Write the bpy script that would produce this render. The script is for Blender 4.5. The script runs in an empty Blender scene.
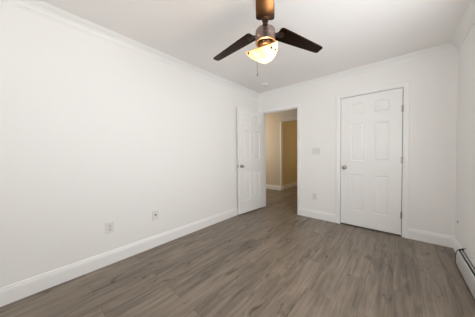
import bpy, bmesh, math
from mathutils import Matrix, Vector

scene = bpy.context.scene
COL = scene.collection
PI = math.pi
R = math.radians

# ------------------------------------------------------------------ camera
XL, YB, XR, H, YR = -2.326, 3.393, 0.5215, 2.457, -1.15     # left / back / right wall, ceiling, rear wall
cam = bpy.data.cameras.new('camera')
cam.sensor_fit = 'HORIZONTAL'
cam.sensor_width = 36.0
cam.lens = 184.75 / 475 * 36.0
cam.clip_start = 0.02
camo = bpy.data.objects.new('camera', cam)
COL.objects.link(camo)
camo.matrix_world = Matrix(((0.753693, -0.008741, 0.657168, 0.0),
                            (0.657158, 0.024465, -0.753356, 0.0),
                            (-0.009493, 0.999662, 0.024183, 1.1659),
                            (0, 0, 0, 1)))
scene.camera = camo

# ------------------------------------------------------------------ world, daylight, exposure
vs = scene.view_settings
vs.view_transform = 'Standard'
vs.look = 'None'
vs.exposure = -0.10
vs.gamma = 1.0
vs.use_curve_mapping = False
scene.cycles.max_bounces = 12
scene.cycles.diffuse_bounces = 8
scene.cycles.sample_clamp_indirect = 6.0

w = bpy.data.worlds.new('world')
scene.world = w
w.use_nodes = True
w.node_tree.nodes['Background'].inputs[0].default_value = (0.80, 0.90, 1.0, 1)
w.node_tree.nodes['Background'].inputs[1].default_value = 0.3


def area(name, loc, rot, sx, sy, power, color):
    l = bpy.data.lights.new(name, 'AREA')
    l.shape = 'RECTANGLE'
    l.size, l.size_y = sx, sy
    l.energy = power
    l.color = color
    o = bpy.data.objects.new(name, l)
    o.location = loc
    o.rotation_euler = rot
    COL.objects.link(o)
    return o


# right window's daylight, hall light from its left, and two added fill lights
WR = (0.70, 2.00, 0.80, 2.10)      # window in the right wall: y0 y1 z0 z1
WB = (-0.55, 0.35, 0.85, 2.05)     # added window for the fill light, rear wall: x0 x1 z0 z1
area('daylight_right', (XR + 0.14, (WR[0] + WR[1]) / 2, (WR[2] + WR[3]) / 2), (0, R(100), 0),
     WR[3] - WR[2], WR[1] - WR[0], 42, (0.965, 0.985, 1.0))
area('daylight_rear', ((WB[0] + WB[1]) / 2, YR - 0.02, (WB[2] + WB[3]) / 2), (R(138), 0, 0),
     WB[1] - WB[0], 0.8, 22, (0.965, 0.985, 1.0))  # added upward fill behind the camera, evens out ceiling and walls
area('hall_light', (-4.1, 4.1, 1.6), (R(90), 0, R(-35)), 0.7, 1.3, 16, (1.0, 0.89, 0.74))
area('hall_far_light', (-0.75, 6.3, 1.6), (0, R(90), 0), 0.9, 0.9, 12, (1.0, 0.86, 0.66))  # added unseen fill that brightens the ochre wall


# ------------------------------------------------------------------ materials
def mat(name, color, rough=0.5, metal=0.0, **kw):
    m = bpy.data.materials.new(name)
    m.use_nodes = True
    b = m.node_tree.nodes['Principled BSDF']
    b.inputs['Base Color'].default_value = (*color, 1)
    b.inputs['Roughness'].default_value = rough
    b.inputs['Metallic'].default_value = metal
    for k, v in kw.items():
        b.inputs[k.replace('_', ' ')].default_value = v
    return m


def add_bump(m, scale, strength, dist=0.002, detail=3.0, stretch=None):
    nt = m.node_tree
    b = nt.nodes['Principled BSDF']
    tc = nt.nodes.new('ShaderNodeTexCoord')
    n = nt.nodes.new('ShaderNodeTexNoise')
    n.inputs['Scale'].default_value = scale
    n.inputs['Detail'].default_value = detail
    bp = nt.nodes.new('ShaderNodeBump')
    bp.inputs['Strength'].default_value = strength
    bp.inputs['Distance'].default_value = dist
    if stretch:
        mp = nt.nodes.new('ShaderNodeMapping')
        mp.inputs['Scale'].default_value = stretch
        nt.links.new(tc.outputs['Object'], mp.inputs['Vector'])
        nt.links.new(mp.outputs[0], n.inputs['Vector'])
    else:
        nt.links.new(tc.outputs['Object'], n.inputs['Vector'])
    nt.links.new(n.outputs['Fac'], bp.inputs['Height'])
    nt.links.new(bp.outputs[0], b.inputs['Normal'])
    return m


M_WALL = add_bump(mat('wall_paint', (0.90, 0.892, 0.875), 0.55), 220, 0.06)
M_CEIL = add_bump(mat('ceiling_paint', (0.92, 0.90, 0.885), 0.8), 160, 0.08)
M_TRIM = mat('trim_paint', (0.91, 0.905, 0.895), 0.32)
M_DOOR = add_bump(mat('door_paint', (0.90, 0.893, 0.88), 0.35), 60, 0.04, 0.001, 4, (8, 8, 0.6))
M_HALL = add_bump(mat('hall_beige_paint', (0.66, 0.58, 0.46), 0.6), 220, 0.06)
M_OCHRE = add_bump(mat('hall_ochre_paint', (0.50, 0.37, 0.17), 0.6), 220, 0.06)
M_HEADER = mat('header_paint', (0.62, 0.60, 0.57), 0.7)  # off-white header, its shade put into a greyer colour
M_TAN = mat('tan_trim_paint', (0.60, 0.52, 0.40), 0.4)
M_DARK = mat('closet_dark_paint', (0.10, 0.10, 0.10), 0.9)  # closet shade put into the wall colour, keeps the door gap dark
M_NICKEL = mat('satin_nickel', (0.42, 0.39, 0.36), 0.32, 1.0)
M_FANMETAL = mat('brushed_bronze_nickel', (0.34, 0.26, 0.23), 0.42, 1.0)
M_IRON = mat('aged_bronze', (0.055, 0.036, 0.028), 0.45, 0.7)
M_BRONZE = mat('dark_bronze', (0.05, 0.028, 0.02), 0.45, 0.7)
M_PLASTIC = mat('white_plastic', (0.80, 0.79, 0.77), 0.35)
M_PLATE2 = mat('grey_white_plastic', (0.82, 0.81, 0.79), 0.35)
M_ROCKER = mat('device_plastic', (0.75, 0.74, 0.72), 0.35)
M_SLOT = mat('slot_shadow_grey', (0.22, 0.22, 0.22), 0.6)
M_HEATER = mat('heater_enamel', (0.58, 0.575, 0.57), 0.4)
M_HEATDK = mat('heater_black', (0.012, 0.012, 0.012), 0.5)
M_GREYCAP = mat('grey_cap', (0.48, 0.48, 0.47), 0.5)
M_STUD = mat('dark_brown_stud', (0.03, 0.012, 0.005), 0.6)
M_VINYL = mat('window_vinyl', (0.85, 0.85, 0.85), 0.4)
M_CHAIN = mat('chain_metal', (0.16, 0.13, 0.11), 0.5, 0.6)


def blade_material():
    m = mat('dark_walnut', (0.05, 0.03, 0.02), 0.30, 0.0, Specular_IOR_Level=0.30, Specular_Tint=(1.0, 0.38, 0.07, 1))
    nt = m.node_tree
    b = nt.nodes['Principled BSDF']
    tc = nt.nodes.new('ShaderNodeTexCoord')
    mp = nt.nodes.new('ShaderNodeMapping')
    mp.inputs['Scale'].default_value = (2.5, 45, 45)
    n = nt.nodes.new('ShaderNodeTexNoise')
    n.inputs['Scale'].default_value = 1.0
    n.inputs['Detail'].default_value = 4
    cr = nt.nodes.new('ShaderNodeValToRGB')
    cr.color_ramp.elements[0].position = 0.3
    cr.color_ramp.elements[0].color = (0.003, 0.002, 0.0018, 1)
    cr.color_ramp.elements[1].position = 0.75
    cr.color_ramp.elements[1].color = (0.008, 0.005, 0.0035, 1)
    nt.links.new(tc.outputs['Object'], mp.inputs[0])
    nt.links.new(mp.outputs[0], n.inputs['Vector'])
    nt.links.new(n.outputs['Fac'], cr.inputs[0])
    nt.links.new(cr.outputs[0], b.inputs['Base Color'])
    return m


M_BLADE = blade_material()


def floor_material():
    m = mat('grey_oak_laminate', (0.2, 0.17, 0.14), 0.4)
    nt = m.node_tree
    b = nt.nodes['Principled BSDF']
    L = nt.links.new
    tc = nt.nodes.new('ShaderNodeTexCoord')
    rot = nt.nodes.new('ShaderNodeMapping')          # planks run along world Y
    rot.inputs['Rotation'].default_value = (0, 0, R(90))
    rot.inputs['Location'].default_value = (0.35, 0.03, 0)
    L(tc.outputs['Object'], rot.inputs[0])

    def brick(c1, c2, mortar):
        br = nt.nodes.new('ShaderNodeTexBrick')
        br.offset = 0.37
        br.offset_frequency = 2
        br.squash = 1.0
        br.inputs['Scale'].default_value = 1.0
        br.inputs['Brick Width'].default_value = 1.22
        br.inputs['Row Height'].default_value = 0.187
        br.inputs['Mortar Size'].default_value = 0.0014
        br.inputs['Mortar Smooth'].default_value = 0.3
        br.inputs['Bias'].default_value = 0.0
        br.inputs['Color1'].default_value = (*c1, 1)
        br.inputs['Color2'].default_value = (*c2, 1)
        br.inputs['Mortar'].default_value = (*mortar, 1)
        L(rot.outputs[0], br.inputs['Vector'])
        return br
    br = brick((0, 0, 0), (1, 1, 1), (0.5, 0.5, 0.5))
    # per-plank random number shifts the grain
    wv = nt.nodes.new('ShaderNodeMath'); wv.operation = 'MULTIPLY'; wv.inputs[1].default_value = 37.0
    L(br.outputs['Color'], wv.inputs[0])

    def noise(scale_vec, sc, detail, rough, dist=0.0):
        mp = nt.nodes.new('ShaderNodeMapping')
        mp.inputs['Scale'].default_value = scale_vec
        L(tc.outputs['Object'], mp.inputs[0])
        n = nt.nodes.new('ShaderNodeTexNoise')
        n.noise_dimensions = '4D'
        n.inputs['Scale'].default_value = sc
        n.inputs['Detail'].default_value = detail
        n.inputs['Roughness'].default_value = rough
        n.inputs['Distortion'].default_value = dist
        L(mp.outputs[0], n.inputs['Vector'])
        L(wv.outputs[0], n.inputs['W'])
        return n
    fine = noise((46, 2.4, 1), 1.0, 6, 0.68, 0.5)
    broad = noise((13, 1.9, 1), 1.0, 4, 0.55, 0.9)
    knots = noise((11, 4.2, 1), 1.0, 3, 0.6, 1.0)
    ramp = nt.nodes.new('ShaderNodeValToRGB')
    e = ramp.color_ramp.elements
    e[0].position = 0.33; e[0].color = (0.085, 0.064, 0.047, 1)
    e[1].position = 0.70; e[1].color = (0.325, 0.264, 0.207, 1)
    mid = ramp.color_ramp.elements.new(0.5); mid.color = (0.198, 0.158, 0.121, 1)
    mixv = nt.nodes.new('ShaderNodeMix'); mixv.data_type = 'FLOAT'
    mixv.inputs['Factor'].default_value = 0.5
    L(fine.outputs['Fac'], mixv.inputs['A']); L(broad.outputs['Fac'], mixv.inputs['B'])
    # plank tone
    tone = nt.nodes.new('ShaderNodeMath'); tone.operation = 'MULTIPLY_ADD'
    tone.inputs[1].default_value = 0.075; tone.inputs[2].default_value = -0.03
    L(br.outputs['Color'], tone.inputs[0])
    add = nt.nodes.new('ShaderNodeMath'); add.operation = 'ADD'
    L(mixv.outputs['Result'], add.inputs[0]); L(tone.outputs[0], add.inputs[1])
    L(add.outputs[0], ramp.inputs[0])
    # dark knots and streaks
    kr = nt.nodes.new('ShaderNodeValToRGB')
    kr.color_ramp.elements[0].position = 0.585; kr.color_ramp.elements[0].color = (0, 0, 0, 1)
    kr.color_ramp.elements[1].position = 0.73; kr.color_ramp.elements[1].color = (1, 1, 1, 1)
    L(knots.outputs['Fac'], kr.inputs[0])
    kmix = nt.nodes.new('ShaderNodeMix'); kmix.data_type = 'RGBA'
    L(kr.outputs[0], kmix.inputs['Factor'])
    L(ramp.outputs[0], kmix.inputs['A'])
    kmix.inputs['B'].default_value = (0.060, 0.043, 0.032, 1)
    seam = nt.nodes.new('ShaderNodeMix'); seam.data_type = 'RGBA'
    L(br.outputs['Fac'], seam.inputs['Factor'])
    L(kmix.outputs['Result'], seam.inputs['A'])
    seam.inputs['B'].default_value = (0.105, 0.081, 0.062, 1)
    L(seam.outputs['Result'], b.inputs['Base Color'])
    bp = nt.nodes.new('ShaderNodeBump')
    bp.inputs['Strength'].default_value = 0.12
    bp.inputs['Distance'].default_value = 0.002
    L(fine.outputs['Fac'], bp.inputs['Height'])
    L(bp.outputs[0], b.inputs['Normal'])
    return m


M_FLOOR = floor_material()


def glass_shade_material():
    """cream scavo glass: lets the bulb's light through"""
    m = bpy.data.materials.new('cream_glass')
    m.use_nodes = True
    nt = m.node_tree
    nt.nodes.clear()
    L = nt.links.new
    out = nt.nodes.new('ShaderNodeOutputMaterial')
    tc = nt.nodes.new('ShaderNodeTexCoord')
    n = nt.nodes.new('ShaderNodeTexNoise')
    n.inputs['Scale'].default_value = 16
    n.inputs['Detail'].default_value = 4
    n.inputs['Distortion'].default_value = 1.2
    L(tc.outputs['Object'], n.inputs['Vector'])
    cr = nt.nodes.new('ShaderNodeValToRGB')
    cr.color_ramp.elements[0].position = 0.35; cr.color_ramp.elements[0].color = (0.86, 0.62, 0.30, 1)
    cr.color_ramp.elements[1].position = 0.60; cr.color_ramp.elements[1].color = (0.95, 0.86, 0.66, 1)
    L(n.outputs['Fac'], cr.inputs[0])
    tr = nt.nodes.new('ShaderNodeBsdfTranslucent')
    df = nt.nodes.new('ShaderNodeBsdfDiffuse')
    gl = nt.nodes.new('ShaderNodeBsdfGlossy'); gl.inputs['Roughness'].default_value = 0.15
    L(cr.outputs[0], tr.inputs[0]); L(cr.outputs[0], df.inputs[0])
    m1 = nt.nodes.new('ShaderNodeMixShader'); m1.inputs[0].default_value = 0.35
    L(tr.outputs[0], m1.inputs[1]); L(df.outputs[0], m1.inputs[2])
    m2 = nt.nodes.new('ShaderNodeMixShader'); m2.inputs[0].default_value = 0.04
    L(m1.outputs[0], m2.inputs[1]); L(gl.outputs[0], m2.inputs[2])
    L(m2.outputs[0], out.inputs[0])
    return m


M_BOWL = glass_shade_material()


def emit_mat(name, color, strength):
    m = bpy.data.materials.new(name)
    m.use_nodes = True
    b = m.node_tree.nodes['Principled BSDF']
    b.inputs['Base Color'].default_value = (*color, 1)
    b.inputs['Emission Color'].default_value = (*color, 1)
    b.inputs['Emission Strength'].default_value = strength
    return m


M_BULB = emit_mat('lit_bulb', (1.0, 0.64, 0.28), 80.0)


def pane_material():
    m = bpy.data.materials.new('window_glass')
    m.use_nodes = True
    nt = m.node_tree
    nt.nodes.clear()
    out = nt.nodes.new('ShaderNodeOutputMaterial')
    t = nt.nodes.new('ShaderNodeBsdfTransparent')
    g = nt.nodes.new('ShaderNodeBsdfGlossy'); g.inputs['Roughness'].default_value = 0.02
    mx = nt.nodes.new('ShaderNodeMixShader'); mx.inputs[0].default_value = 0.06
    nt.links.new(t.outputs[0], mx.inputs[1]); nt.links.new(g.outputs[0], mx.inputs[2])
    nt.links.new(mx.outputs[0], out.inputs[0])
    return m


M_PANE = pane_material()


# ------------------------------------------------------------------ mesh helpers
def box(bm, x0, x1, y0, y1, z0, z1):
    vs_ = [bm.verts.new(p) for p in ((x0, y0, z0), (x1, y0, z0), (x1, y1, z0), (x0, y1, z0),
                                     (x0, y0, z1), (x1, y0, z1), (x1, y1, z1), (x0, y1, z1))]
    fs = [bm.faces.new([vs_[i] for i in f]) for f in
          ((0, 3, 2, 1), (4, 5, 6, 7), (0, 1, 5, 4), (1, 2, 6, 5), (2, 3, 7, 6), (3, 0, 4, 7))]
    return vs_, fs


def bevel_all(bm, w_, seg=2):
    bmesh.ops.bevel(bm, geom=[e for e in bm.edges], offset=w_, segments=seg, affect='EDGES', profile=0.5, clamp_overlap=True)


def loft(bm, rings, closed=True, cap=True):
    """connect successive rings of points"""
    rv = [[bm.verts.new(p) for p in r] for r in rings]
    n = len(rv[0])
    for a, b in zip(rv[:-1], rv[1:]):
        for i in range(n if closed else n - 1):
            j = (i + 1) % n
            bm.faces.new((a[i], a[j], b[j], b[i]))
    if cap:
        bm.faces.new(list(reversed(rv[0])))
        bm.faces.new(rv[-1])
    return rv


def lathe(bm, prof, n=40, mtx=None):
    """prof: (r, z) pairs; r = 0 makes a pole"""
    rows = []
    for r, z in prof:
        if r < 1e-6:
            rows.append([bm.verts.new((0, 0, z))])
        else:
            rows.append([bm.verts.new((r * math.cos(2 * PI * i / n), r * math.sin(2 * PI * i / n), z)) for i in range(n)])
    for a, b in zip(rows[:-1], rows[1:]):
        for i in range(n):
            j = (i + 1) % n
            if len(a) == 1 and len(b) == 1:
                continue
            if len(a) == 1:
                bm.faces.new((a[0], b[j], b[i]))
            elif len(b) == 1:
                bm.faces.new((a[i], a[j], b[0]))
            else:
                bm.faces.new((a[i], a[j], b[j], b[i]))
    if mtx is not None:
        bmesh.ops.transform(bm, matrix=mtx, verts=[v for row in rows for v in row])


def finish(name, bm, m, parent=None, smooth=False, local=None):
    bmesh.ops.remove_doubles(bm, verts=bm.verts, dist=1e-6)
    bmesh.ops.recalc_face_normals(bm, faces=bm.faces)
    me = bpy.data.meshes.new(name)
    bm.to_mesh(me)
    bm.free()
    me.materials.append(m)
    o = bpy.data.objects.new(name, me)
    COL.objects.link(o)
    if parent:
        o.parent = parent
    if local is not None:
        o.matrix_local = local
    if smooth:
        for p in me.polygons:
            p.use_smooth = True
        try:
            me.set_sharp_from_angle(angle=R(40))
        except Exception:
            pass
    return o


def struct(name, bm, m, label, cat, **kw):
    o = finish(name, bm, m, **kw)
    o['kind'] = 'structure'
    o['label'] = label
    o['category'] = cat
    return o


def thing(name, label, cat, loc, rot=(0, 0, 0), group=None):
    o = bpy.data.objects.new(name, None)
    o.empty_display_size = 0.05
    COL.objects.link(o)
    o.location = loc
    o.rotation_euler = rot
    o['label'] = label
    o['category'] = cat
    if group:
        o['group'] = group
    return o


def B():
    return bmesh.new()


# ------------------------------------------------------------------ room shell
T = 0.115
HY = 7.6                     # far end of the hall
HX = -4.6
# closed-door jamb line and doorway
C0, C1, CZ = -0.718, 0.041, 2.053          # closet opening
D0, D1, DZ = -2.226, -1.450, 2.040         # doorway opening
JT = 0.018                                  # jamb thickness

bm = B(); box(bm, HX, XR + T, YR - T, HY + T, -0.10, 0.0)
struct('floor', bm, M_FLOOR, 'grey-brown wood plank floor running into the hall', 'floor')
bm = B(); box(bm, HX, XR + T, YR - T, HY + T, H, H + 0.10)
struct('ceiling', bm, M_CEIL, 'flat off-white ceiling above the whole room', 'ceiling')

bm = B(); box(bm, XL - T, XL, YR, YB + T, 0, H)
struct('wall_left', bm, M_WALL, 'long white wall on the left with two wall plates', 'wall')

bm = B()
box(bm, XL, D0 - JT, YB, YB + T, 0, H)
box(bm, D0 - JT, D1 + JT, YB, YB + T, DZ + JT, H)
box(bm, D1 + JT, C0 - JT, YB, YB + T, 0, H)
box(bm, C0 - JT, C1 + JT, YB, YB + T, CZ + JT, H)
box(bm, C1 + JT, XR, YB, YB + T, 0, H)
struct('wall_back', bm, M_WALL, 'white back wall holding the doorway and the closed panel door', 'wall')

bm = B()
box(bm, XR, XR + T, YR, WR[0], 0, H)
box(bm, XR, XR + T, WR[0], WR[1], 0, WR[2])
box(bm, XR, XR + T, WR[0], WR[1], WR[3], H)
box(bm, XR, XR + T, WR[1], YB + T, 0, H)
struct('wall_right', bm, M_WALL, 'narrow strip of white wall on the right above the heater', 'wall')

bm = B()
box(bm, XL - T, WB[0], YR - T, YR, 0, H)
box(bm, WB[0], WB[1], YR - T, YR, 0, WB[2])
box(bm, WB[0], WB[1], YR - T, YR, WB[3], H)
box(bm, WB[1], XR + T, YR - T, YR, 0, H)
struct('wall_rear', bm, M_WALL, 'white wall behind the camera with a window', 'wall')


def window(name, horizontal, a0, a1, z0, z1, pos, label):
    """frame with two sashes and panes; the wall plane is x=pos (not horizontal) or y=pos"""
    def bx(bm, a, b, d0, d1, c, d):
        if horizontal:
            box(bm, a, b, pos + d0, pos + d1, c, d)
        else:
            box(bm, pos + d0, pos + d1, a, b, c, d)
    s = -1 if horizontal else 1
    f = 0.045
    lo, hi = sorted((s * 0.04, s * 0.10))
    bm = B()
    bx(bm, a0, a0 + f, lo, hi, z0, z1); bx(bm, a1 - f, a1, lo, hi, z0, z1)
    bx(bm, a0 + f, a1 - f, lo, hi, z0, z0 + f); bx(bm, a0 + f, a1 - f, lo, hi, z1 - f, z1)
    zm = (z0 + z1) / 2
    bx(bm, a0 + f, a1 - f, lo, hi, zm - 0.02, zm + 0.02)
    o = struct(name, bm, M_VINYL, label, 'window')
    bm = B()
    lo, hi = sorted((s * 0.068, s * 0.072))
    bx(bm, a0 + f, a1 - f, lo, hi, z0 + f, zm - 0.02); bx(bm, a0 + f, a1 - f, lo, hi, zm + 0.02, z1 - f)
    finish('pane', bm, M_PANE, o)
    return o


window('window_1', False, *WR, XR, 'white sash window in the right wall above the heater')
window('window_2', True, *WB, YR, 'white sash window in the wall behind the camera')  # unseen window added to frame the rear fill light

# closet behind the closed door
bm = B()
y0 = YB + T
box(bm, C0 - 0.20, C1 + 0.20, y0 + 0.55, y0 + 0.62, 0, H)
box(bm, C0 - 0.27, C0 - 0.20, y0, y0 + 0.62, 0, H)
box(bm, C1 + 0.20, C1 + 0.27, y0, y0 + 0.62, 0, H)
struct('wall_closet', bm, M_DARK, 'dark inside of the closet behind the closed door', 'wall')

# hall beyond the doorway
PX, PY = -2.795, 5.30
bm = B(); box(bm, HX, PX, PY, PY + T, 0, H)
struct('wall_hall', bm, M_HALL, 'pale beige hall wall facing the open doorway', 'wall')
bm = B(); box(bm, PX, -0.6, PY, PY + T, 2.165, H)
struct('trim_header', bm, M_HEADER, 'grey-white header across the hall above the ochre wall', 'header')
bm = B()
box(bm, PX - 0.11, PX - 0.012, PY + T, HY, 0, H)
box(bm, PX - 0.012, -0.6, HY, HY + T, 0, H)
struct('wall_hall_far', bm, M_OCHRE, 'ochre hall wall seen deep through the doorway', 'wall')
bm = B()
box(bm, -0.6, -0.5, YB + T + 0.66, HY + T, 0, H)
box(bm, HX - T, HX, YB + T, PY + T, 0, H)
box(bm, HX - T, XL - T, YB, YB + T, 0, H)
struct('wall_hall_side', bm, M_HALL, 'beige hall wall out of sight beside the doorway', 'wall')
# pale strip painting in the lit end of the beige wall
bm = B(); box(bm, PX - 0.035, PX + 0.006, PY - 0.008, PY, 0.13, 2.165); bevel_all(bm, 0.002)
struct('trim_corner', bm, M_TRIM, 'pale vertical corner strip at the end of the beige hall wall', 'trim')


# ------------------------------------------------------------------ skirting, crown, casings
BASE = [(0, 0), (0.014, 0), (0.014, 0.098), (0.0125, 0.106), (0.0125, 0.114), (0.009, 0.122), (0.008, 0.131), (0.005, 0.139), (0, 0.140)]


def run(bm, prof, axis, pos, side, a0, a1, m0=0, m1=0):
    """prism of (d, z) profile along a wall. axis 'y': wall x=pos, side = sign of d in x; m0/m1 mitre signs"""
    rings = []
    for a, m in ((a0, m0), (a1, m1)):
        r = []
        for d, z in prof:
            t = a + m * d
            r.append((pos + side * d, t, z) if axis == 'y' else (t, pos + side * d, z))
        rings.append(r)
    loft(bm, rings)


CW = 0.060       # casing width
bm = B(); run(bm, BASE, 'y', XL, 1, YR, YB, 1, -1)
struct('baseboard_left', bm, M_TRIM, 'tall white baseboard along the left wall', 'baseboard', smooth=False)
bm = B()
run(bm, BASE, 'x', YB, -1, XL, D0 - CW - 0.004, 1, 0)
run(bm, BASE, 'x', YB, -1, D1 + CW + 0.004, C0 - CW - 0.004)
run(bm, BASE, 'x', YB, -1, C1 + CW + 0.004, XR, 0, -1)
struct('baseboard_back', bm, M_TRIM, 'white baseboard along the back wall between the doors', 'baseboard')
bm = B(); run(bm, BASE, 'y', XR, -1, 2.915, YB, 0, -1)
struct('baseboard_right', bm, M_TRIM, 'short white baseboard between the heater and the corner', 'baseboard')
bm = B(); run(bm, BASE, 'x', YR, 1, XL, XR, 1, -1)
struct('baseboard_rear', bm, M_TRIM, 'white baseboard along the wall behind the camera', 'baseboard')
bm = B()
run(bm, BASE, 'x', PY, -1, HX, PX + 0.014)
run(bm, BASE, 'y', PX, 1, PY - 0.014, PY + T)
struct('baseboard_hall', bm, M_TRIM, 'white baseboard under the beige hall wall', 'baseboard')
bm = B(); run(bm, BASE, 'y', PX - 0.012, 1, PY + T, HY)
struct('baseboard_hall_far', bm, M_TAN, 'tan baseboard under the ochre hall wall', 'baseboard')

CR = [(0, H), (0, H - 0.088), (0.006, H - 0.088), (0.008, H - 0.078), (0.014, H - 0.072), (0.018, H - 0.060),
      (0.026, H - 0.046), (0.038, H - 0.033), (0.050, H - 0.024), (0.056, H - 0.018), (0.062, H - 0.014), (0.063, H - 0.008), (0.070, H - 0.006), (0.070, H)]
for n, (ax, pos, side, a0, a1, lab) in enumerate((
        ('y', XL, 1, YR, YB, 'white crown moulding along the top of the left wall'),
        ('x', YB, -1, XL, XR, 'white crown moulding along the top of the back wall'),
        ('y', XR, -1, YR, YB, 'white crown moulding along the top of the right wall'),
        ('x', YR, 1, XL, XR, 'white crown moulding along the top of the rear wall')), 1):
    bm = B(); run(bm, CR, ax, pos, side, a0, a1, 1, -1)
    struct('trim_%d' % n, bm, M_TRIM, lab, 'crown moulding')


def casing(name, x0, x1, zt, label, stop=True):
    """flat casing with a stepped edge on the room face, plus the jamb lining"""
    bm = B()
    prof = [(0.0, 0.0), (0.0, 0.010), (0.004, 0.012), (0.018, 0.012), (0.021, 0.014), (CW - 0.008, 0.016), (CW, 0.012), (CW, 0.0)]
    rv = 0.005

    def path(o):   # o: distance outward from the opening
        return [(x0 - rv - o, 0.0), (x0 - rv - o, zt + rv + o), (x1 + rv + o, zt + rv + o), (x1 + rv + o, 0.0)]
    rings = []
    for k in range(4):
        rings.append([(path(o)[k][0], YB - d, path(o)[k][1]) for o, d in prof])
    loft(bm, rings)
    box(bm, x0 - JT, x0, YB - 0.001, YB + T, 0, zt + JT)
    box(bm, x1, x1 + JT, YB - 0.001, YB + T, 0, zt + JT)
    box(bm, x0, x1, YB - 0.001, YB + T, zt, zt + JT)
    # door stop
    if stop:
        box(bm, x0, x0 + 0.010, YB + 0.040, YB + 0.075, 0, zt)
        box(bm, x1 - 0.010, x1, YB + 0.040, YB + 0.075, 0, zt)
        box(bm, x0 + 0.010, x1 - 0.010, YB + 0.040, YB + 0.075, zt - 0.010, zt)
    return struct(name, bm, M_TRIM, label, 'door casing')


casing('trim_5', D0, D1, DZ, 'white casing and jamb around the open doorway')
casing('trim_6', C0, C1, CZ, 'white casing around the closed closet door', False)


# ------------------------------------------------------------------ six-panel doors
def panel_door(name, width, zt, label, loc, rotz, dp):
    """slab spans local x 0..width, y 0..0.035 (y=0 is the room face when closed)"""
    zb = 0.022
    cx = width / 2
    xs = [0, cx - 0.238, cx - 0.062, cx + 0.062, cx + 0.238, width]
    zs = [zb, 0.255, 0.828, 1.045, 1.620, 1.758, 1.932, zt]
    th = 0.035
    bm = B()
    for yy, flip in ((0.0, False), (th, True)):
        g = [[bm.verts.new((x, yy, z)) for z in zs] for x in xs]
        pf = []
        for i in range(5):
            for j in range(7):
                q = [g[i][j], g[i + 1][j], g[i + 1][j + 1], g[i][j + 1]]
                f = bm.faces.new(q if not flip else list(reversed(q)))
                if i in (1, 3) and j in (1, 3, 5):
                    pf.append(f)
        bm.normal_update()
        bmesh.ops.inset_individual(bm, faces=pf, thickness=0.008, depth=-0.003 * dp)
        bmesh.ops.inset_individual(bm, faces=pf, thickness=0.012, depth=-0.004 * dp)
        bmesh.ops.inset_individual(bm, faces=pf, thickness=0.022, depth=0.0045 * dp)
    # rim of the slab
    bm.verts.ensure_lookup_table()
    box_f = [((0, zb), (width, zb)), ((width, zb), (width, zt)), ((width, zt), (0, zt)), ((0, zt), (0, zb))]
    for (xa, za), (xb, zb_) in box_f:
        v = [bm.verts.new((xa, 0, za)), bm.verts.new((xb, 0, zb_)), bm.verts.new((xb, th, zb_)), bm.verts.new((xa, th, za))]
        bm.faces.new(v)
    o = struct(name, bm, M_DOOR, label, 'door')
    o.location = loc
    o.rotation_euler = (0, 0, rotz)
    return o


def knob(parent, x, z, y, out, rose_only=False):
    """round passage knob; out = +1 / -1 along local y"""
    bm = B()
    prof = [(0, 0), (0.031, 0), (0.031, 0.004), (0.027, 0.009), (0.014, 0.012), (0.011, 0.016), (0.011, 0.030), (0.016, 0.036),
            (0.024, 0.041), (0.0275, 0.049), (0.027, 0.057), (0.022, 0.063), (0.012, 0.0665), (0, 0.0675)]
    if rose_only:
        prof = [(0, 0), (0.031, 0), (0.031, 0.004), (0.027, 0.009), (0.014, 0.012), (0, 0.0125)]
    lathe(bm, prof, 32, Matrix.Translation((x, y, z)) @ Matrix.Rotation(R(-90) * out, 4, 'X'))
    k = finish('doorknob', bm, M_NICKEL, parent, smooth=True)
    k['label'] = 'round satin metal knob'
    return k


def hinge(parent, x, y, z):
    bm = B()
    for k in range(3):
        za = z - 0.045 + k * 0.030
        lathe(bm, [(0, za + 0.0008), (0.0062, za + 0.0008), (0.0062, za + 0.0292), (0, za + 0.0292)], 14, Matrix.Translation((x, y, 0)))
    lathe(bm, [(0, z - 0.049), (0.004, z - 0.049), (0.004, z + 0.049), (0, z + 0.049)], 12, Matrix.Translation((x, y, 0)))
    box(bm, x - 0.014, x - 0.001, y + 0.004, y + 0.0062, z - 0.045, z + 0.045)
    box(bm, x + 0.001, x + 0.0075, y + 0.004, y + 0.0062, z - 0.045, z + 0.045)
    h = finish('hinge', bm, M_NICKEL, parent, smooth=True)
    h['label'] = 'grey metal hinge'
    return h


# closed closet door, hinges on its right
GAP = 0.006
cw = (C1 - C0) - 2 * GAP
d1 = panel_door('door_1', cw, CZ - 0.007, 'closed white six-panel door in the back wall', (C0 + GAP, YB - 0.002, 0), 0, 1.0)
knob(d1, -0.657 - (C0 + GAP), 0.935, 0.0, -1)
for hz in (1.765, 1.06, 0.30):
    hinge(d1, cw + GAP * 0.5, -0.006, hz)

# open door, hinged at the doorway's left jamb and swung against the left wall
dw = (D1 - D0) - 2 * GAP
d2 = panel_door('door_2', dw, DZ - 0.005, 'open white six-panel door swung back against the left wall', (D0 + 0.003, YB - 0.004, 0), R(-95.5), 1.7)
knob(d2, dw - 0.062, 0.935, 0.035, 1)
knob(d2, dw - 0.062, 0.935, 0.0, -1, rose_only=True)
bm = B(); box(bm, dw - 0.0005, dw + 0.0015, 0.006, 0.029, 0.935 - 0.028, 0.935 + 0.028); box(bm, dw + 0.001, dw + 0.009, 0.011, 0.023, 0.935 - 0.01, 0.935 + 0.01)
finish('latch_plate', bm, M_NICKEL, d2)
for hz in (1.765, 1.06, 0.30):
    hinge(d2, -0.004, -0.002, hz)


# ------------------------------------------------------------------ ceiling fan
FX, FY = -0.848, 1.341
fan = thing('ceiling_fan', 'three-blade ceiling fan with dark wooden blades and lit glass bowl light', 'ceiling fan', (FX, FY, H))
ZF = -H      # local z = world z + ZF


def fz(prof):
    return [(r, z + ZF) for r, z in prof]


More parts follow.
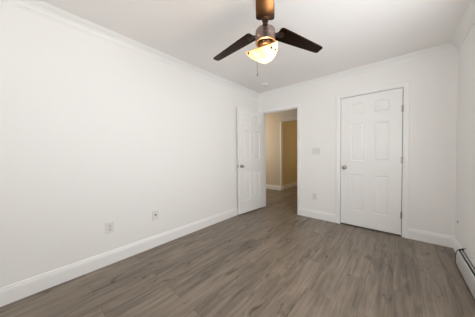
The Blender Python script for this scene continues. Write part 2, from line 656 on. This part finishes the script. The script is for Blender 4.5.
bm = B(); lathe(bm, fz([(0, H), (0.062, H), (0.062, H - 0.012), (0.055, H - 0.035), (0.035, H - 0.052), (0.016, H - 0.058), (0, H - 0.058)]), 40)
finish('canopy', bm, M_FANMETAL, fan, smooth=True)
bm = B(); lathe(bm, fz([(0, H - 0.05), (0.0125, H - 0.05), (0.0125, 2.235), (0.022, 2.232), (0.022, 2.205), (0, 2.205)]), 24)
finish('downrod', bm, M_BRONZE, fan, smooth=True)
bm = B()
lathe(bm, fz([(0, 2.214), (0.030, 2.214), (0.056, 2.209), (0.072, 2.199), (0.080, 2.187), (0.0815, 2.176), (0.0815, 2.150), (0.0835, 2.148), (0.0835, 2.142), (0.0815, 2.140),
              (0.0815, 2.103), (0.084, 2.100), (0.084, 2.091), (0.079, 2.089), (0.072, 2.089), (0.068, 2.106), (0, 2.106)]), 56)
finish('motor_housing', bm, M_FANMETAL, fan, smooth=True)
bm = B()
lathe(bm, fz([(0, 2.112), (0.058, 2.112), (0.058, 2.086), (0.052, 2.076), (0.040, 2.070), (0.024, 2.067), (0.022, 2.058), (0, 2.058)]), 40)
for k in range(10):       # cooling ribs round the fitter
    a = 2 * PI * k / 10
    vs_, _ = box(bm, 0.056, 0.066, -0.004, 0.004, 2.078 + ZF, 2.108 + ZF)
    bmesh.ops.rotate(bm, verts=vs_, cent=(0, 0, 0), matrix=Matrix.Rotation(a, 3, 'Z'))
finish('light_fitter', bm, M_BRONZE, fan, smooth=True)


def blade_outline():
    """(r, half-width) station list; built from the shouldered root to the rounded tip"""
    st = [(0.122, 0.050), (0.125, 0.059), (0.133, 0.067), (0.145, 0.0705), (0.25, 0.0655), (0.35, 0.0590), (0.45, 0.0525), (0.55, 0.0455), (0.574, 0.0435), (0.587, 0.0395), (0.593, 0.031)]
    return st


PITCH = R(-7)
DROOP = 0.110
ZROOT = 2.212 + ZF


def make_blade(ang, ends):
    st = blade_outline()
    bm = B()
    rings = []
    th = 0.0045
    for r, hw in st:
        z = -DROOP * r
        row = []
        for t, s in ((-hw, 1), (-hw + 0.002, 1.0), (hw - 0.002, 1), (hw, 1)):
            pass
        cp, sp = math.cos(PITCH), math.sin(PITCH)
        for t, dz in ((-hw, -th * 0.5), (-hw + 0.002, -th), (hw - 0.002, -th), (hw, -th * 0.5), (hw, th * 0.5), (hw - 0.002, th), (-hw + 0.002, th), (-hw, th * 0.5)):
            row.append((r, t * cp - dz * sp, z + t * sp + dz * cp))
        rings.append(row)
    loft(bm, rings)
    o = finish('blade', bm, M_BLADE, fan, smooth=True, local=Matrix.Translation((0, 0, ZROOT)) @ Matrix.Rotation(R(ang), 4, 'Z'))
    # blade iron: arm from the motor to a rounded plate under the blade root
    bm = B()
    cp, sp = math.cos(PITCH), math.sin(PITCH)
    rings = []
    for r, hw, zz, pt in ((0.068, 0.018, -0.034, 0.0), (0.090, 0.018, -0.034, 0.3), (0.105, 0.020, -0.029, 0.7), (0.118, 0.024, -0.0225, 0.95),
                          (0.130, 0.028, -0.0223, 1), (0.145, 0.030, -0.0240, 1), (0.160, 0.028, -0.0256, 1), (0.172, 0.020, -0.0269, 1), (0.178, 0.008, -0.0276, 1)):
        a = PITCH * pt
        c, s = math.cos(a), math.sin(a)
        rings.append([(r, t * c - d * s, zz + 0.003 + t * s + d * c) for t, d in
                      ((-hw, -0.002), (-hw * .7, -0.004), (hw * .7, -0.004), (hw, -0.002), (hw, 0.003), (-hw, 0.003))])
    loft(bm, rings)
    for rr, tt in ((0.132, -0.015), (0.132, 0.015), (0.158, 0.0)):
        lathe(bm, [(0, -0.0075), (0.004, -0.0068), (0.0055, -0.004), (0.0055, 0), (0, 0)], 12,
              Matrix.Translation((rr, tt * cp, -0.0215 - 0.110 * (rr - 0.130) + tt * sp)))
    finish('blade_iron', bm, M_IRON, o, smooth=True)
    return o


for a in (182, 62.6, 302):
    make_blade(a, None)

# tilted glass bowl
ctr = Vector((-0.874, 1.322, 2.058))
hd = Vector((ctr.x, ctr.y, 0)).normalized()
rt = Vector((hd.y, -hd.x, 0))
upv = (-math.sin(R(30)) * hd + math.cos(R(30)) * Vector((0, 0, 1))).normalized()
nrm = (math.cos(R(13)) * upv - math.sin(R(13)) * rt).normalized()
xax = rt - rt.dot(nrm) * nrm
xax.normalize()
yax = nrm.cross(xax)
MB = Matrix((xax.to_4d(), yax.to_4d(), nrm.to_4d(), (0, 0, 0, 1))).transposed()
MB = Matrix(((xax.x, yax.x, nrm.x, ctr.x - FX), (xax.y, yax.y, nrm.y, ctr.y - FY), (xax.z, yax.z, nrm.z, ctr.z + ZF), (0, 0, 0, 1)))
RB, DB = 0.132, 0.126
bm = B()
outer = []
inner = []
N = 18
for k in range(N + 1):
    t = PI / 2 * k / N
    outer.append((RB * math.sin(t) ** 1.12, -DB * math.cos(t)))
for k in range(N + 1):
    t = PI / 2 * (N - k) / N
    inner.append(((RB - 0.005) * math.sin(t) ** 1.12, -(DB - 0.005) * math.cos(t)))
lathe(bm, outer, 56)                                     # thin glass: one translucent skin with a rolled rim
lathe(bm, [(RB + 0.0002, -0.001), (RB + 0.003, 0.001), (RB + 0.002, 0.004), (RB - 0.002, 0.004), (RB - 0.003, 0.001), (RB - 0.0005, -0.001)], 56)
for v in bm.verts:          # hand-blown glass: shallower towards the drooping side
    if v.co.z < -0.0015:
        f = v.co.x / RB
        v.co.z *= 1 + (0.42 * f if f < 0 else 0.10 * f)
bowl = finish('glass_bowl', bm, M_BOWL, fan, smooth=True, local=MB)
for az, el in ((-146, 84), (-56, 80), (-36, 70)):
    a = R(az)
    bm = B()
    t = R(el)
    pr, pz = RB * math.sin(t) ** 1.12, -DB * math.cos(t)
    f = pr * math.cos(a) / RB
    pz *= 1 + (0.42 * f if f < 0 else 0.10 * f)
    lathe(bm, [(0, 0.009), (0.007, 0.0075), (0.0105, 0.003), (0.011, 0), (0, -0.001)], 14,
          Matrix.Translation((pr * math.cos(a), pr * math.sin(a), pz)) @ Matrix.Rotation(a, 4, 'Z') @ Matrix.Rotation(R(180 - el), 4, 'Y'))
    s = finish('stud', bm, M_STUD, bowl, smooth=True)
    s['label'] = 'small brown metal stud'
bm = B()
lathe(bm, fz([(0, 2.064), (0.013, 2.064), (0.013, 2.045), (0.017, 2.038), (0.026, 2.020), (0.029, 2.002), (0.026, 1.986), (0.016, 1.975), (0, 1.972)]), 24)
bulb = finish('bulb', bm, M_BULB, fan, smooth=True)

# pull chain of small beads with a bob
bm = B()
cx_, cy_ = Vector((rt.x, rt.y)) * -0.066 - Vector((hd.x, hd.y)) * 0.118
zt = 2.104 + ZF
nb = 56
for k in range(nb):
    zc = zt - 0.0055 * k
    lathe(bm, [(0, zc - 0.0024), (0.0014, zc - 0.0017), (0.0019, zc), (0.0014, zc + 0.0017), (0, zc + 0.0024)], 8, Matrix.Translation((cx_, cy_, 0)))
lathe(bm, [(0, zt), (0.0006, zt), (0.0006, zt - 0.0055 * nb), (0, zt - 0.0055 * nb)], 6, Matrix.Translation((cx_, cy_, 0)))
# short outlet tube carrying the chain clear of the bowl
tube_dir = Vector((cx_, cy_, 0)).normalized()
tm = Matrix.Translation(tube_dir * 0.078 + Vector((0, 0, zt))) @ tube_dir.to_track_quat('Z', 'Y').to_matrix().to_4x4()
lathe(bm, [(0, 0), (0.004, 0), (0.004, 0.010), (0.0022, 0.012), (0.0022, Vector((cx_, cy_, 0)).length - 0.078), (0, Vector((cx_, cy_, 0)).length - 0.077)], 10, tm)
chain = finish('pull_chain', bm, M_CHAIN, fan, smooth=True)
bm = B()
ze = zt - 0.0055 * nb
lathe(bm, [(0, ze), (0.0025, ze - 0.002), (0.0035, ze - 0.012), (0.003, ze - 0.022), (0, ze - 0.025)], 12, Matrix.Translation((cx_, cy_, 0)))
finish('chain_bob', bm, M_CHAIN, chain, smooth=True)


# ------------------------------------------------------------------ smoke detector
sd = thing('smoke_detector', 'round white smoke detector on the ceiling near the doorway corner', 'smoke detector', (-1.875, 2.944, H))
bm = B(); lathe(bm, [(0, 0), (0.074, 0), (0.074, -0.006), (0.071, -0.010), (0, -0.010)], 40)
finish('base', bm, M_PLASTIC, sd, smooth=True)
bm = B(); lathe(bm, [(0, -0.009), (0.062, -0.009), (0.064, -0.014), (0.060, -0.028), (0.050, -0.035), (0.034, -0.037), (0.030, -0.034), (0.026, -0.037), (0, -0.039)], 40)
for k in range(20):
    vs_, _ = box(bm, 0.058, 0.0655, -0.003, 0.003, -0.026, -0.014)
    bmesh.ops.rotate(bm, verts=vs_, cent=(0, 0, 0), matrix=Matrix.Rotation(2 * PI * k / 20, 3, 'Z'))
finish('cover', bm, M_PLASTIC, sd, smooth=True)


# ------------------------------------------------------------------ wall plates (local: +y out of the wall = -y, plate centred on x/z)
def wall_plate(root, w_, h_, m):
    bm = B(); box(bm, -w_ / 2, w_ / 2, -0.006, 0.0, -h_ / 2, h_ / 2)
    front = [e for e in bm.edges if all(v.co.y < -0.005 for v in e.verts)]
    bmesh.ops.bevel(bm, geom=front, offset=0.003, segments=2, affect='EDGES', profile=0.5)
    return finish('cover_plate', bm, m, root)


def duplex(root, mp, mr):
    wall_plate(root, 0.079, 0.124, mp)
    for s in (-1, 1):
        bm = B()
        pts = []
        for k in range(28):
            a = 2 * PI * k / 28
            x = max(-0.0145, min(0.0145, 0.0175 * math.cos(a)))
            z = max(-0.0145, min(0.0145, 0.0175 * math.sin(a)))
            pts.append((x * 1.15, z))
        loft(bm, [[(x, -0.005, z + s * 0.0197) for x, z in pts], [(x, -0.0085, z + s * 0.0197) for x, z in pts]])
        rc = finish('receptacle', bm, mr, root)
        bm = B()
        for xx, hh in ((-0.0064, 0.0045), (0.0064, 0.0036)):
            box(bm, xx - 0.0012, xx + 0.0012, -0.0090, -0.0080, s * 0.0197 + 0.003 - hh, s * 0.0197 + 0.003 + hh)
        lathe(bm, [(0, -0.0005), (0.0027, -0.0005), (0.0027, 0.0005), (0, 0.0005)], 12, Matrix.Translation((0, -0.0086, s * 0.0197 - 0.0085)) @ Matrix.Rotation(R(90), 4, 'X'))
        finish('slot', bm, M_SLOT, rc)
    bm = B(); lathe(bm, [(0, 0.0066), (0.003, 0.0066), (0.003, 0.0075), (0, 0.008)], 12, Matrix.Rotation(R(90), 4, 'X'))
    finish('screw', bm, M_GREYCAP, root, smooth=True)


o1 = thing('power_outlet', 'pale duplex outlet on the left wall, nearer the camera', 'outlet', (XL, 0.575, 0.392), (0, 0, R(90)), 'wall plates and outlets')
duplex(o1, M_PLATE2, M_ROCKER)
o2 = thing('cable_outlet', 'white plate with one dark jack on the left wall, nearer the open door', 'outlet', (XL, 1.068, 0.404), (0, 0, R(90)), 'wall plates and outlets')
wall_plate(o2, 0.079, 0.124, M_PLATE2)
bm = B()
lathe(bm, [(0, 0.005), (0.011, 0.005), (0.011, 0.0085), (0.0062, 0.0085), (0.0062, 0.017), (0, 0.017)], 18, Matrix.Rotation(R(90), 4, 'X'))
k = finish('jack', bm, mat('dark_jack', (0.16, 0.15, 0.14), 0.4, 0.7), o2, smooth=True)
k['label'] = 'dark metal jack'
for s in (-1, 1):
    bm = B(); lathe(bm, [(0, 0.005), (0.0035, 0.005), (0.0035, 0.0068), (0, 0.0075)], 12, Matrix.Translation((0, 0, s * 0.042)) @ Matrix.Rotation(R(90), 4, 'X'))
    finish('screw', bm, M_GREYCAP, o2, smooth=True)
o3 = thing('power_outlet', 'small pale duplex outlet low on the back wall under the light switch', 'outlet', (-1.130, YB, 0.392), (0, 0, 0), 'wall plates and outlets')
duplex(o3, M_PLATE2, M_ROCKER)

sw = thing('light_switch', 'pale wide switch plate on the back wall between the doorway and closed door', 'light switch', (-1.107, YB, 1.207))
wall_plate(sw, 0.150, 0.122, M_PLATE2)
for xx in (-0.046, 0.0, 0.046):
    bm = B()
    # rocker tilted about its middle
    rings = []
    for x in (xx - 0.0165, xx + 0.0165):
        rings.append([(x, -0.004, -0.033), (x, -0.0105, -0.033), (x, -0.0075, 0.0), (x, -0.0065, 0.033), (x, -0.004, 0.033)])
    loft(bm, rings)
    finish('rocker', bm, M_ROCKER, sw)

# small grey cap low on the right wall
cp_ = B()
lathe(cp_, [(0, -0.001), (0.013, -0.001), (0.013, 0.004), (0.010, 0.008), (0.004, 0.010), (0, 0.010)], 20, Matrix.Rotation(R(-90), 4, 'Y'))
cap = finish('wall_cap', cp_, M_GREYCAP, None, smooth=True)
cap.location = (XR, 3.245, 0.362)
cap['label'] = 'small grey round cap on the right wall above the baseboard corner'
cap['category'] = 'wall cap'

# ------------------------------------------------------------------ baseboard heater on the right wall
HB0, HB1 = -0.75, 2.895
ht = thing('baseboard_heater', 'long white baseboard heater with black slots along the right wall', 'heater', (XR, HB1, 0))


def hprism(name, prof, m, y0, y1):
    """profile (d from wall, z), running along the wall"""
    bm = B()
    loft(bm, [[(-d, y - HB1, z) for d, z in prof] for y in (y0, y1)])
    return finish(name, bm, m, ht)


hprism('back_panel', [(0.0, 0.012), (0.004, 0.012), (0.004, 0.150), (0.017, 0.150), (0.019, 0.174), (0.012, 0.184), (0.006, 0.189), (0.0, 0.190)], M_HEATER, HB0, HB1 - 0.006)
hprism('heating_element', [(0.008, 0.05), (0.046, 0.05), (0.046, 0.143), (0.008, 0.143)], M_HEATDK, HB0 + 0.05, HB1 - 0.008)
hprism('front_panel', [(0.058, 0.026), (0.066, 0.020), (0.068, 0.028), (0.067, 0.100), (0.063, 0.135), (0.057, 0.154), (0.052, 0.161), (0.050, 0.158), (0.054, 0.151), (0.060, 0.133), (0.064, 0.100), (0.065, 0.032), (0.058, 0.030)], M_HEATER, HB0, HB1 - 0.006)
hprism('damper', [(0.029, 0.150), (0.035, 0.150), (0.036, 0.167), (0.030, 0.169)], M_HEATER, HB0 + 0.02, HB1 - 0.008)
EC = [(0.0, 0.0), (0.060, 0.0), (0.070, 0.020), (0.0705, 0.102), (0.066, 0.137), (0.058, 0.160), (0.046, 0.172), (0.018, 0.188), (0.0, 0.193)]
e_ = hprism('end_cap', EC, M_HEATDK, HB1 - 0.007, HB1)
e_['label'] = 'black end edge of the heater'
hprism('end_cap', EC, M_HEATER, HB0 - 0.006, HB0)
